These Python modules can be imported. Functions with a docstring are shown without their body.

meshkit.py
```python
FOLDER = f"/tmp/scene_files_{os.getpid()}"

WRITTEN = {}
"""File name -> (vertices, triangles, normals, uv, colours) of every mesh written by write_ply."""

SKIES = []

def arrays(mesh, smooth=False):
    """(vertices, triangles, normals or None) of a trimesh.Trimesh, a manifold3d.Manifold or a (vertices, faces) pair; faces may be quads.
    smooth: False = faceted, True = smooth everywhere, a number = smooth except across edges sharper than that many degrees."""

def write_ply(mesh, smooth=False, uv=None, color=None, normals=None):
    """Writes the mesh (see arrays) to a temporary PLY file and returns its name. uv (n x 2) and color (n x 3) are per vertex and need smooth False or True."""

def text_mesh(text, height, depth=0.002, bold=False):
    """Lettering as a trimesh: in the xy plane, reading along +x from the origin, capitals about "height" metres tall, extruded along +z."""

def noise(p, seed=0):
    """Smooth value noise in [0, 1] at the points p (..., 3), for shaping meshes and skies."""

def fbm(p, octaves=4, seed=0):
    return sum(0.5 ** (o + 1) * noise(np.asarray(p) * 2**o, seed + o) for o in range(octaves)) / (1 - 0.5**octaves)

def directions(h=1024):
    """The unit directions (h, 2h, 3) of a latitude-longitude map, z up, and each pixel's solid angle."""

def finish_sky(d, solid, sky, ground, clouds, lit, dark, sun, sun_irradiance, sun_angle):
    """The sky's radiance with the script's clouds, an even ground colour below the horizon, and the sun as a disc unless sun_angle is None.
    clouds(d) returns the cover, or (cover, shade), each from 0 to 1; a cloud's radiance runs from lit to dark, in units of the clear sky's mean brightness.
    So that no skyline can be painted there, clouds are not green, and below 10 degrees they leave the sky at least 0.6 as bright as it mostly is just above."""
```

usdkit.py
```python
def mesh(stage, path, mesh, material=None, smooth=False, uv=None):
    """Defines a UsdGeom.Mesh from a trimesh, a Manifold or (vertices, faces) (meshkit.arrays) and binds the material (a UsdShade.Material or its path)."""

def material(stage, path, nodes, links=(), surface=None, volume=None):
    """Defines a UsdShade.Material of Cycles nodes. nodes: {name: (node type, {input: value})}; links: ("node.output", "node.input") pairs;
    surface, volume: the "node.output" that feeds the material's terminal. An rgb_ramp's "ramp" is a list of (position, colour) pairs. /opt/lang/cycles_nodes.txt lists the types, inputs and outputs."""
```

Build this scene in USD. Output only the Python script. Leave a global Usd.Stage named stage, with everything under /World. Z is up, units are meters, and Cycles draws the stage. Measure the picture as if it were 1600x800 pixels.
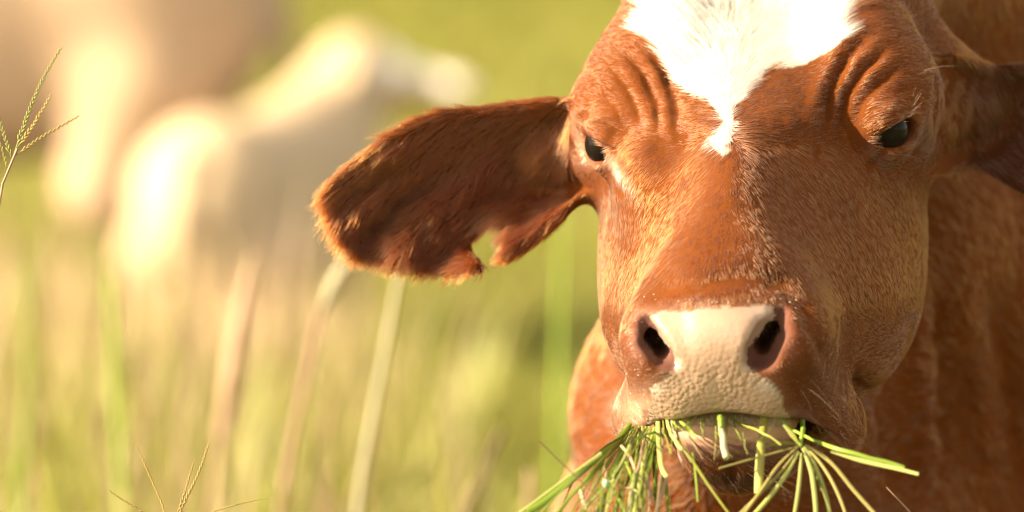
import math, numpy as np, trimesh, usdkit, meshkit
from pxr import Usd, UsdGeom, UsdLux, UsdShade, Gf, Sdf, Vt
from scipy.interpolate import PchipInterpolator
from scipy.spatial import cKDTree
import time
_t0 = time.time()
def lap(w): print(w, round(time.time() - _t0, 1))

stage = Usd.Stage.CreateInMemory()
UsdGeom.SetStageUpAxis(stage, UsdGeom.Tokens.z)
UsdGeom.SetStageMetersPerUnit(stage, 1.0)
world = UsdGeom.Xform.Define(stage, '/World')
stage.SetDefaultPrim(world.GetPrim())
UsdGeom.Scope.Define(stage, '/World/Looks')
T = Sdf.ValueTypeNames

# ------------------------------------------------------------------ camera, sky, sun
CAM_Z, PITCH, DIST = 1.2, math.radians(4.5), 4.278      # long lens on a cow four metres off
EXPOSURE = 2.42
HAIRS = 190000
SUN_AZ, SUN_EL = math.radians(-104), math.radians(26)    # azimuth from +y (view direction) towards +x
cam = UsdGeom.Camera.Define(stage, '/World/camera')
cam.CreateHorizontalApertureAttr(36.0); cam.CreateVerticalApertureAttr(18.0)
cam.CreateFocalLengthAttr(200.0); cam.CreateFStopAttr(3.6); cam.CreateFocusDistanceAttr(DIST - 0.07)
cam.CreateClippingRangeAttr(Gf.Vec2f(0.1, 2000)); cam.CreateExposureAttr(EXPOSURE)
cam.AddTranslateOp().Set(Gf.Vec3d(0, 0, CAM_Z)); cam.AddRotateXOp().Set(90 - math.degrees(PITCH))

sx_, sy_, sz_ = math.cos(SUN_EL) * math.sin(SUN_AZ), math.cos(SUN_EL) * math.cos(SUN_AZ), math.sin(SUN_EL)
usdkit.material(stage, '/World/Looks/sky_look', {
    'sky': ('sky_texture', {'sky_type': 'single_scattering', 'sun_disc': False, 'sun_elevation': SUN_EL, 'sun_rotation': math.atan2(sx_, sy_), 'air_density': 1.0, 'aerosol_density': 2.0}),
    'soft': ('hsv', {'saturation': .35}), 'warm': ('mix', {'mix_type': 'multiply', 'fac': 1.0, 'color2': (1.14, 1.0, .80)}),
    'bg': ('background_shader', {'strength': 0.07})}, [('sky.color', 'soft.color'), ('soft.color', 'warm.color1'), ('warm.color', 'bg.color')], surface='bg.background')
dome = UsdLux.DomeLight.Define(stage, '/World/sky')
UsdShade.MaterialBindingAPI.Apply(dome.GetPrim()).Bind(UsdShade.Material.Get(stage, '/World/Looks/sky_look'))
dome.GetPrim().SetCustomDataByKey('kind', 'structure')
sun = UsdLux.DistantLight.Define(stage, '/World/sun')
sun.CreateIntensityAttr(1.25); sun.CreateAngleAttr(0.5); sun.CreateNormalizeAttr(True); sun.CreateColorAttr(Gf.Vec3f(1.0, 0.84, 0.58))
_z = np.array([sx_, sy_, sz_]); _x = np.cross([0, 0, 1], _z); _x /= np.linalg.norm(_x); _y = np.cross(_z, _x)
M = Gf.Matrix4d(); M.SetIdentity()
for r_, v_ in enumerate((_x, _y, _z)):
    M.SetRow3(r_, Gf.Vec3d(*map(float, v_)))
sun.AddTransformOp().Set(M)

# ------------------------------------------------------------------ frames: "view frame" = x right, y away, z up, origin 4.278 m ahead of the lens
S = 0.77 / 1600
CP, SP = math.cos(PITCH), math.sin(PITCH)
def P(px, py, y=0.0):
    k = S * (DIST + y) / DIST
    return np.array([(px - 800) * k, y, (400 - py) * k])
def to_world(v):
    v = np.asarray(v, float); y = v[..., 1] + DIST; z = v[..., 2]
    return np.stack([v[..., 0], y * CP + z * SP, CAM_Z - y * SP + z * CP], -1)
def to_view(w):
    w = np.asarray(w, float); y = w[..., 1]; z = w[..., 2] - CAM_Z
    return np.stack([w[..., 0], y * CP - z * SP - DIST, y * SP + z * CP], -1)
def pix(v):
    k = S * (DIST + v[..., 1]) / DIST
    return 800 + v[..., 0] / k, 400 - v[..., 2] / k

# ------------------------------------------------------------------ distance-field modelling
def cap(p, a, b, ra, rb=None):
    rb = ra if rb is None else rb
    a, b = np.asarray(a, float), np.asarray(b, float); ab = b - a
    t = np.clip(((p - a) @ ab) / (ab @ ab), 0, 1)
    return np.linalg.norm(p - a - t[:, None] * ab, axis=1) - (ra + (rb - ra) * t)
def chain(p, pts, rs, k=0.0):
    d = None
    for i in range(len(pts) - 1):
        e = cap(p, pts[i], pts[i + 1], rs[i], rs[i + 1])
        d = e if d is None else (np.minimum(d, e) if k == 0 else smin(d, e, k))
    return d
def ell(p, c, r, R=None, n=2.0):
    q = p - np.asarray(c, float)
    if R is not None: q = q @ np.asarray(R).T
    q = np.abs(q / np.asarray(r, float))
    f = (q ** n).sum(1) ** (1 / n)
    return (f - 1) * min(r) * np.clip(f, 0.6, 1.6) ** 0.5
def smin(a, b, k):
    h = np.clip(0.5 + 0.5 * (b - a) / k, 0, 1)
    return b * (1 - h) + a * h - k * h * (1 - h)
def smax(a, b, k): return -smin(-a, -b, k)

def axis(lo, hi, flo, fhi, step, grow):
    c = np.arange(flo, fhi + step * .5, step)
    def out(d0, limit):
        r, s, x = [], step, 0.0
        while x < limit:
            s = min(s * grow, 0.03); x += s; r.append(x)
        return np.array(r)
    a, b = out(step, flo - lo), out(step, hi - fhi)
    return np.concatenate([(flo - a)[::-1], c, fhi + b])
def surface(f, X, Y, Z, B=8, slack=1.35, newton=2):
    """Surface net of the field f (points -> distance, inside negative) on a rectilinear grid, worked out only near the surface."""
    n = [((len(a) - 1) // B) * B + 1 for a in (X, Y, Z)]
    X, Y, Z = X[:n[0]], Y[:n[1]], Z[:n[2]]
    blocks = []
    bx, by, bz = (np.arange(0, len(a) - 1, B) for a in (X, Y, Z))
    I, J, K = (g.ravel() for g in np.meshgrid(bx, by, bz, indexing='ij'))
    lo = np.stack([X[I], Y[J], Z[K]], 1); hi = np.stack([X[I + B], Y[J + B], Z[K + B]], 1)
    fc = f((lo + hi) / 2); act = np.abs(fc) < np.linalg.norm(hi - lo, axis=1) / 2 * slack + .004
    F = np.empty((len(X), len(Y), len(Z)), np.float32)
    sign = fc.reshape(len(bx), len(by), len(bz))
    F[:-1, :-1, :-1] = np.repeat(np.repeat(np.repeat(sign, B, 0), B, 1), B, 2)
    F[-1] = 1; F[:, -1] = 1; F[:, :, -1] = 1
    o = np.arange(B + 1); oi, oj, ok = (g.ravel() for g in np.meshgrid(o, o, o, indexing='ij'))
    flat = (((I[act][:, None] + oi) * len(Y) + J[act][:, None] + oj) * len(Z) + K[act][:, None] + ok).ravel()
    mask = np.zeros(F.size, bool); mask[flat] = True; flat = np.nonzero(mask)[0]
    i, j, k = np.unravel_index(flat, F.shape)
    pts = np.stack([X[i], Y[j], Z[k]], 1)
    val = np.concatenate([f(c) for c in np.array_split(pts, max(1, len(pts) // 200000))])
    F.ravel()[flat] = val
    ins = F < 0
    cs = sum(ins[a:len(X) - 1 + a, b:len(Y) - 1 + b, c:len(Z) - 1 + c].astype(np.int8) for a in (0, 1) for b in (0, 1) for c in (0, 1))
    ci, cj, ck = np.nonzero((cs > 0) & (cs < 8))
    idx = -np.ones(cs.shape, np.int64); idx[ci, cj, ck] = np.arange(len(ci))
    acc, cnt = np.zeros((len(ci), 3)), np.zeros(len(ci))
    C = [(a, b, c) for a in (0, 1) for b in (0, 1) for c in (0, 1)]
    def pos(a, b, c): return np.stack([X[ci + a], Y[cj + b], Z[ck + c]], 1)
    for u in C:
        for w_ in range(3):
            if u[w_] == 0:
                v = list(u); v[w_] = 1
                fa, fb = F[ci + u[0], cj + u[1], ck + u[2]], F[ci + v[0], cj + v[1], ck + v[2]]
                m = (fa < 0) != (fb < 0)
                t = np.where(m, fa / np.where(m, fa - fb, 1), 0)[:, None]
                acc += np.where(m[:, None], pos(*u) * (1 - t) + pos(*v) * t, 0); cnt += m
    V = acc / np.maximum(cnt, 1)[:, None]
    quads = []
    for w_ in range(3):
        sl = [slice(1, -1)] * 3; sl[w_] = slice(0, -1); s2 = [slice(1, -1)] * 3; s2[w_] = slice(1, None)
        A, Bq = ins[tuple(sl)], ins[tuple(s2)]
        e = np.stack(np.nonzero(A != Bq), 1); rev = A[tuple(e.T)]
        e = e + np.where(np.arange(3) == w_, 0, 1)
        u, v = [(1, 2), (2, 0), (0, 1)][w_]
        du, dv = np.eye(3, dtype=int)[u], np.eye(3, dtype=int)[v]
        q = np.stack([idx[tuple((e - du - dv).T)], idx[tuple((e - dv).T)], idx[tuple(e.T)], idx[tuple((e - du).T)]], 1)
        q[~rev] = q[~rev][:, ::-1]; quads.append(q)
    Q = np.vstack(quads); Q = Q[(Q >= 0).all(1)]
    for _ in range(newton):
        g = grad(f, V); fv = f(V)
        V = V - np.clip(fv / np.maximum((g * g).sum(1), .15), -.004, .004)[:, None] * g * .8
    used = np.unique(Q); re = -np.ones(len(V), np.int64); re[used] = np.arange(len(used))
    return V[used], re[Q]
def grad(f, V, e=8e-4):
    return np.stack([(f(V + d) - f(V - d)) / (2 * e) for d in np.eye(3) * e], 1)
def vnormals(V, Q):
    n = np.zeros_like(V); c = np.cross(V[Q[:, 2]] - V[Q[:, 0]], V[Q[:, 3]] - V[Q[:, 1]])
    for k in range(4): np.add.at(n, Q[:, k], c)
    return n / np.maximum(np.linalg.norm(n, axis=1, keepdims=True), 1e-12)
def relax(V, Q, it=1, lam=.5):
    e = np.vstack([Q[:, [0, 1]], Q[:, [1, 2]], Q[:, [2, 3]], Q[:, [3, 0]]]); e = np.vstack([e, e[:, ::-1]])
    for k in range(it):
        s = np.zeros_like(V); c = np.bincount(e[:, 0], minlength=len(V))[:, None]
        np.add.at(s, e[:, 0], V[e[:, 1]])
        V = V + lam * (s / np.maximum(c, 1) - V)
    return V

# ------------------------------------------------------------------ the cow's head: frame (a = towards the nose, l = picture right, d = up off the face)
YAW, TILT, ROLL = math.radians(8.5), math.radians(32), math.radians(1.0)
AX = np.array([-math.sin(YAW) * math.cos(TILT), -math.cos(YAW) * math.cos(TILT), -math.sin(TILT)])
LX = np.array([math.cos(YAW), -math.sin(YAW), 0.0])
DX = np.array([-math.sin(YAW) * math.sin(TILT), -math.cos(YAW) * math.sin(TILT), math.cos(TILT)])
LX, DX = LX * math.cos(ROLL) + DX * math.sin(ROLL), DX * math.cos(ROLL) - LX * math.sin(ROLL)
HR = np.stack([AX, LX, DX]); HO = P(1174, 213, 0.02)
def H(a, l, d): return HO + a * AX + l * LX + d * DX
ST = np.array([  # a, half width, top, bottom, taper
    (-.30, .030, .005, -.05, 0), (-.24, .080, .035, -.11, 0), (-.18, .100, .048, -.14, 0), (-.10, .115, .052, -.175, 0), (-.04, .122, .052, -.20, .05),
    (0, .120, .050, -.20, .12), (.05, .108, .049, -.19, .30), (.10, .098, .045, -.175, .38), (.15, .083, .038, -.155, .28), (.20, .064, .026, -.145, .12), (.235, .050, .005, -.12, .2), (.255, .03, -.03, -.09, 0)])
_st = [PchipInterpolator(ST[:, 0], ST[:, k]) for k in range(1, 5)]
def head_base(h):
    a = np.clip(h[:, 0], ST[0, 0], ST[-1, 0])
    w, t, b, tp = (s(a) for s in _st)
    dc, hh = (t + b) / 2, (t - b) / 2
    q = (h[:, 2] - dc) / hh
    we = w * (1 - tp * np.clip(q, -1, 1.2))
    n = 2.75 - .95 * np.exp(-((a - .13) / .08) ** 2)
    r = ((np.abs(h[:, 1]) / we) ** n + np.abs(q) ** n) ** (1 / n)
    f = (r - 1) * np.minimum(we, hh) * .8
    ex = np.abs(h[:, 0] - a)
    return np.where(ex > 0, np.sqrt(np.maximum(f, 0) ** 2 + ex ** 2), f)
EYE = [H(0.014, -.1030, .004), H(.006, .0990, .008)]
EYE_R = .0208
EDIR = []
for s_, k_ in ((-1, .5), (1, .66)):
    v = k_ * AX + s_ * .80 * LX + .20 * DX; EDIR.append(v / np.linalg.norm(v))
def arch(l): q = np.minimum(np.abs(l), .1) ** 2; return -.0755 - 5.0 * q - 1000 * q * q
def f_head(p):
    h = (p - HO) @ HR.T
    hs = h.copy(); hs[:, 1] = np.abs(hs[:, 1])         # mirrored
    f = head_base(h)
    f = smin(f, ell(hs, (-.042, .107, .006), (.048, .034, .038)), .03)           # orbit
    f = smin(f, ell(h, (.035, -.072, -.008), (.050, .028, .034)), .03)           # below the left eye
    f = smin(f, ell(hs, (-.085, .078, .038), (.062, .036, .028)), .03)           # brow pads
    f = smin(f, ell(hs, (-.20, .05, .03), (.07, .06, .04)), .04)                 # poll
    f = smax(f, -ell(h, (-.12, 0, .113), (.085, .05, .050)), .04)                # dished forehead
    f = smin(f, ell(hs, (.01, .080, -.120), (.085, .028, .06)), .04)             # masseter
    f = smin(f, cap(p, H(-.06, -.075, -.04), P(872, 228, .115), .058, .030), .03)   # ear roots
    f = smin(f, cap(p, H(-.08, .075, -.03), P(1475, 180, .15), .066, .036), .03)
    f = smin(f, cap(p, P(1400, 40, .13), P(1500, 140, .15), .024, .022), .04)
    # muzzle and hanging upper lip
    hm = h.copy(); hm[:, 1] *= 1 + .32 * np.clip((h[:, 2] + .045) / .055, 0, 1.2)
    u = ell(hm, (.218, .000, -.034), (.060, .076, .048), n=2.3)
    u = smin(u, ell(hs, (.238, .050, -.024), (.034, .024, .024)), .02)
    u = smin(u, cap(h, (.232, -.032, -.066), (.180, -.070, -.136), .030, .027), .03)
    u = smin(u, cap(h, (.232, .030, -.066), (.188, .063, -.140), .030, .028), .03)
    f = smin(f, u, .03)
    m = h[:, 0] > .08
    if m.any():      # everything below the arch of the upper lip is cut away, then the lower jaw goes back in
        f[m] = smax(f[m], arch(h[m, 1]) - h[m, 2] - 2.2 * np.maximum(0, .15 - h[m, 0]), .012)
    jaw = smin(ell(h, (.210, .000, -.106), (.054, .052, .040)), ell(h, (.178, .002, -.142), (.080, .054, .034)), .015)
    jaw = smin(jaw, cap(hs, (.15, .040, -.138), (-.06, .074, -.175), .030, .042), .03)
    jaw = smin(jaw, ell(hs, (.055, .060, -.122), (.080, .030, .054)), .03)
    jaw = smax(jaw, h[:, 2] - arch(h[:, 1]) + .0035, .008)
    f = smin(f, jaw, .006)
    for l_ in (-.056, .052): f = smax(f, -ell(h, (.195, l_, -.118), (.050, .017, .013)), .005)
    for c, e in zip(EYE, EDIR):     # lids, then the opening
        m = np.linalg.norm(p - c, axis=1) < .07
        if m.any():
            q = p[m] - c; fm = f[m]
            fm = smin(fm, np.linalg.norm(q - .001 * e, axis=1) - .0236, .014)
            al = q @ e; side = np.cross(DX, e); side /= np.linalg.norm(side); upv = np.cross(e, side)
            uu, vv = q @ side, q @ upv
            r = np.sqrt((uu / .0170) ** 2 + (vv / .0125) ** 2) - 1
            fm = smax(fm, -np.maximum(r * .011, -(al - .002)), .005)
            for al_, rr_, ks in ((31, .0040, 1), (48, .0060, 1), (-34, .0030, 1)):
                ca, sa = math.cos(math.radians(al_)), math.sin(math.radians(al_))
                arc = [c + .0222 * ((e * math.cos(math.radians(g)) + side * math.sin(math.radians(g))) * ca * (1.0) + upv * sa * math.cos(math.radians(g * .8))) for g in (-78, -40, 0, 40, 78)]
                fm = smin(fm, chain(p[m], arc, [rr_ * .7, rr_, rr_, rr_, rr_ * .7]), .004)
            f[m] = fm
    for pts, rr in NOSTRILS:
        dd = chain(p, pts, rr)
        for t in (0., .5, 1.):
            c = pts[1] * (1 - t) + pts[2] * t; dd = np.minimum(dd, cap(p, c, c + np.array([np.sign(c[0] - .15) * .004, .05, .012]), .0062, .006))
        f = smax(f, -dd, .006)
    return f
NOSTRILS = []
def on_face(px, py, inset=0.0):
    ys = np.linspace(-.32, .2, 1041); f = f_head(np.array([P(px, py, y) for y in ys]))
    return P(px, py, ys[np.argmax(f < 0)] + inset)
_n = [([on_face(*q, i) for q, i in zip(pts, ins)], rr) for pts, ins, rr in (
    (((1010, 503), (1020, 532), (1036, 553), (1050, 563)), (.004, .006, .004, .003), (.0045, .009, .0085, .005)),
    (((1218, 492), (1205, 520), (1190, 548), (1176, 562)), (.004, .006, .006, .003), (.006, .012, .0125, .006)))]
NOSTRILS += _n

def f_neck(p):
    f = chain(p, [H(-.20, 0, -.03), H(-.30, .02, .00), np.array([.42, .85, .20])], [.085, .105, .22], .05)
    f = smin(f, chain(p, [H(-.06, 0, -.13), np.array([.185, .36, -.13]), np.array([.235, .60, -.30])], [.075, .125, .205], .05), .09)
    f = smin(f, cap(p, [.30, .42, .0], [.40, .8, -.05], .11, .24), .1)
    return f
def f_body(p):
    f = ell(p, (.62, 1.35, .14), (.33, .80, .40), R=BODY_R, n=2.3)
    f = smin(f, ell(p, (.40, .78, -.10), (.27, .30, .42)), .15)     # shoulders, brisket
    f = smin(f, ell(p, (.24, .62, -.34), (.185, .20, .24)), .08)
    for (x, y), (kx, ky), r in LEGS:
        top = to_view(np.array([x, y, .75])); knee = to_view(np.array([kx, ky, .42])); fet = to_view(np.array([kx, ky + .02, .10])); hoof = to_view(np.array([kx, ky - .02, .05]))
        f = smin(f, chain(p, [top, knee, fet, hoof], [r, .06, .042, .055], .03), .06)
    return f
_b = math.radians(-16)
BODY_R = np.array([[math.cos(_b), math.sin(_b), 0], [-math.sin(_b), math.cos(_b), 0], [0, 0, 1]])
LEGS = [((.30, 5.0), (.27, 4.95), .13), ((.58, 5.05), (.60, 5.0), .13), ((.70, 6.2), (.68, 6.25), .15), ((1.02, 6.15), (1.04, 6.2), .15)]

# ears: dished sheets outlined as they stand, with their own depth
EAR_L = [(905, 165), (870, 152), (800, 160), (745, 168), (690, 170), (650, 184), (600, 212), (552, 250), (512, 283), (498, 305), (504, 335), (518, 365), (530, 385), (565, 405), (610, 417), (660, 424), (715, 431), (750, 428), (757, 418), (748, 404), (737, 392), (736, 378), (752, 366), (765, 354), (777, 357), (785, 368), (787, 384), (779, 398), (783, 409), (800, 404), (825, 390), (860, 362), (895, 330), (925, 300)]
EAR_R = [(1440, 150), (1450, 110), (1490, 84), (1520, 92), (1548, 103), (1600, 97), (1660, 80), (1730, 90), (1790, 130), (1830, 190), (1820, 260), (1760, 310), (1700, 325), (1640, 315), (1600, 303), (1570, 285), (1540, 268), (1510, 260), (1480, 272), (1455, 262)]
def poly_sdf(x, y, poly):
    poly = np.asarray(poly, float); d = np.full(len(x), 1e9); ins = np.zeros(len(x), bool)
    for (x0, y0), (x1, y1) in zip(poly, np.roll(poly, -1, 0)):
        ex, ey = x1 - x0, y1 - y0; t = np.clip(((x - x0) * ex + (y - y0) * ey) / (ex * ex + ey * ey), 0, 1)
        d = np.minimum(d, (x - x0 - t * ex) ** 2 + (y - y0 - t * ey) ** 2)
        c = (y0 > y) != (y1 > y)
        ins ^= c & (x < (x1 - x0) * (y - y0) / np.where(y1 == y0, 1e-9, y1 - y0) + x0)
    return np.where(ins, -1, 1) * np.sqrt(d)
def ear_depth(px, py, side):
    if side < 0:
        u = np.clip((905 - px) / 405, -.1, 1.1); mid = 225 + 110 * u; half = 62 + 62 * np.sin(np.clip(u, 0, 1) * 2.6)
        v = np.clip((py - mid) / half, -1.3, 1.3)
        return   .0065 * np.sin(2 * math.pi * ((px - 575) * .76 + (py - 350) * .65) / 100) * np.clip((v + .35) / .5, 0, 1) * np.clip((u - .12) / .3, 0, 1) + .098 - .045 * u + .012 * np.clip(v, -1, 1) + (.026 - .008 * u) * (1 - v * v) - .010 * np.clip(-v, 0, 1.3) ** 2
    u = np.clip((px - 1460) / 370, -.1, 1.1); mid = 175 + 25 * u; half = 80 + 50 * np.sin(np.clip(u, 0, 1) * 2.6)
    v = np.clip((py - mid) / half, -1.3, 1.3)
    return .105 + .03 * u + (.045 - .012 * u) * (1 - v * v) - .01 * np.clip(-v, 0, 1.3) ** 2
def f_ear(p, side):
    px, py = pix(p)
    d2 = poly_sdf(px, py, EAR_L if side < 0 else EAR_R) * S * 1.03
    yy = ear_depth(px, py, side)
    u = np.clip((905 - px) / 405 if side < 0 else (px - 1460) / 370, 0, 1)
    th = .0045 + .003 * (1 - u)
    dy = np.abs(p[:, 1] - yy) * .75
    return np.sqrt(np.maximum(d2 + th, 0) ** 2 + dy ** 2) - th
EAR_BOX = [(-.19, .10, .03, .19, -.05, .17), (.29, .54, .03, .25, -.02, .22)]
def f_cow(p):
    f = np.full(len(p), 1e3)
    m = (p[:, 1] < .42) & (p[:, 2] > -.40) & (p[:, 2] < .45)
    far = ~m
    if m.any(): f[m] = f_head(p[m])
    f[far] = np.linalg.norm(p[far] - H(0, 0, -.1), axis=1) - .25
    f = smin(f, f_neck(p), .05)
    m = p[:, 1] > .1
    if m.any(): f[m] = smin(f[m], f_body(p[m]), .12)
    for s, b in zip((-1, 1), EAR_BOX):
        e = .02
        m = (p[:, 0] > b[0] - e) & (p[:, 0] < b[1] + e) & (p[:, 1] > b[2] - e) & (p[:, 1] < b[3] + e) & (p[:, 2] > b[4] - e) & (p[:, 2] < b[5] + e)
        if m.any(): f[m] = smin(f[m], f_ear(p[m], s), .014)
    return f
GX = axis(-.2, 1.5, -.16, .48, .0024, 1.12); GY = axis(-.32, 2.6, -.26, .22, .0024, 1.12); GZ = axis(-1.0, .75, -.22, .30, .0024, 1.12)
V, Q = surface(f_cow, GX, GY, GZ)
# wrinkles, folds and creases pressed into the surface: (points over the face as seen from the front, half width, depth > 0 = groove)
STROKES = [
    ([(972, 78), (1006, 112), (1026, 158), (1034, 214)], 5, 3.0), ([(1006, 72), (1040, 112), (1056, 160), (1060, 216)], 6, 3.2), ([(950, 100), (978, 132), (996, 168), (1004, 205)], 5, 2.0), ([(938, 140), (962, 165), (978, 198)], 5, 1.2),
    ([(990, 72), (1024, 112), (1041, 160), (1046, 208)], 7, -1.6), ([(962, 88), (993, 124), (1010, 165), (1018, 205)], 7, -1.2),
    ([(1362, 48), (1322, 92), (1298, 140), (1287, 196)], 6, 3.8), ([(1392, 72), (1348, 108), (1320, 150), (1310, 204)], 6, 3.2), ([(1412, 96), (1372, 128), (1344, 162), (1334, 200)], 6, 2.4),
    ([(1378, 60), (1336, 100), (1310, 146), (1299, 200)], 7, -2.2), ([(1340, 50), (1302, 96), (1282, 140), (1270, 190)], 10, -3.0), ([(1402, 86), (1360, 118), (1332, 156), (1322, 202)], 7, -1.6),
    ([(1128, 198), (1090, 218), (1050, 230), (1010, 228)], 12, 2.6), ([(1165, 188), (1210, 205), (1260, 228), (1310, 232), (1370, 212)], 20, 3.0),
    ([(1110, 175), (1070, 190), (1020, 200)], 12, -1.5), ([(1180, 165), (1230, 185), (1290, 195)], 12, -2),
    ([(950, 238), (965, 262), (985, 298)], 7, -1.6), ([(948, 262), (958, 284), (974, 308)], 4, 1.0), ([(1386, 226), (1366, 246), (1354, 268)], 6, 2.0),
    ([(893, 190), (918, 182), (946, 190)], 4, 1.8), ([(1388, 182), (1408, 168), (1450, 162)], 4, 2.2), ([(908, 262), (935, 252)], 5, 1.5), ([(1395, 235), (1440, 240)], 6, 1.5),
    ([(985, 490), (1015, 462), (1040, 450), (1090, 447), (1160, 434), (1215, 444), (1250, 478), (1282, 540), (1316, 590), (1345, 650)], 12, 3.2),
    ([(985, 520), (1015, 476), (1090, 464), (1160, 457), (1212, 464), (1244, 500), (1272, 560), (1306, 622)], 12, -2.2), ([(1118, 570), (1120, 655)], 4, .8),
    ([(1262, 485), (1302, 560), (1342, 620), (1350, 700)], 14, 3.5), ([(1345, 560), (1385, 600), (1400, 660)], 16, -2),
    ([(1044, 700), (1060, 735), (1100, 757), (1140, 758)], 4, 2.5), ([(1142, 715), (1142, 760)], 6, 3.0), ([(1080, 690), (1150, 705), (1220, 695)], 8, 1.5),
    ([(1492, 95), (1480, 180), (1478, 258)], 7, 4), ([(1512, 105), (1499, 180), (1497, 255)], 6, 3.5), ([(1528, 120), (1517, 200), (1515, 250)], 6, 3), ([(1470, 90), (1466, 180), (1470, 260)], 7, 4),
    ([(560, 398), (592, 345), (655, 300)], 12, 5), ([(650, 405), (682, 352), (730, 318)], 11, 4), ([(605, 400), (640, 340), (700, 295)], 14, -5), ([(535, 370), (552, 315), (610, 250)], 10, 3.5), ([(560, 300), (600, 245), (660, 205)], 12, -2.5), ([(700, 405), (735, 345), (810, 300)], 16, -3),
]
FOLDS = [([(1440, 470), (1432, 600), (1440, 800)], 14, -14), ([(1472, 420), (1460, 600), (1470, 800)], 12, 8), ([(1395, 560), (1385, 680), (1392, 800)], 16, 8), ([(1500, 380), (1520, 560), (1560, 800)], 20, -6), ([(1545, 420), (1575, 620), (1590, 800)], 16, 5)]
def press(V, N, strokes, w):
    px, py = pix(V); out = np.zeros(len(V))
    for pts, sg, dep in strokes:
        pts = np.array(pts, float); m = np.nonzero((px > pts[:, 0].min() - 4 * sg) & (px < pts[:, 0].max() + 4 * sg) & (py > pts[:, 1].min() - 4 * sg) & (py < pts[:, 1].max() + 4 * sg) & (w > 0))[0]
        if not len(m): continue
        d = np.full(len(m), 1e9); tt = np.zeros(len(m)); L = np.r_[0, np.cumsum(np.linalg.norm(np.diff(pts, axis=0), axis=1))]
        for i in range(len(pts) - 1):
            e = pts[i + 1] - pts[i]; q = np.stack([px[m], py[m]], 1) - pts[i]
            t = np.clip(q @ e / (e @ e), 0, 1); dd = np.linalg.norm(q - t[:, None] * e, axis=1)
            b = dd < d; d = np.where(b, dd, d); tt = np.where(b, (L[i] + t * (L[i + 1] - L[i])) / L[-1], tt)
        out[m] += dep * 1e-3 * np.exp(-.5 * (d / sg) ** 2) * np.clip(np.minimum(tt, 1 - tt) / .25, 0.15, 1) * w[m] * (.45 + 1.1 * meshkit.fbm(V[m] * 75 + sg, 2, 31))
    return out
N = vnormals(V, Q)
face = np.clip((-N[:, 1] - .05) / .3, 0, 1)
dep = press(V, N, STROKES, face * (V[:, 1] < .20)) + press(V, N, FOLDS, face * (V[:, 1] > .18) * (V[:, 1] < .9))
V = V - N * dep[:, None]
N = vnormals(V, Q)

lap('cow sculpted')

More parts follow.
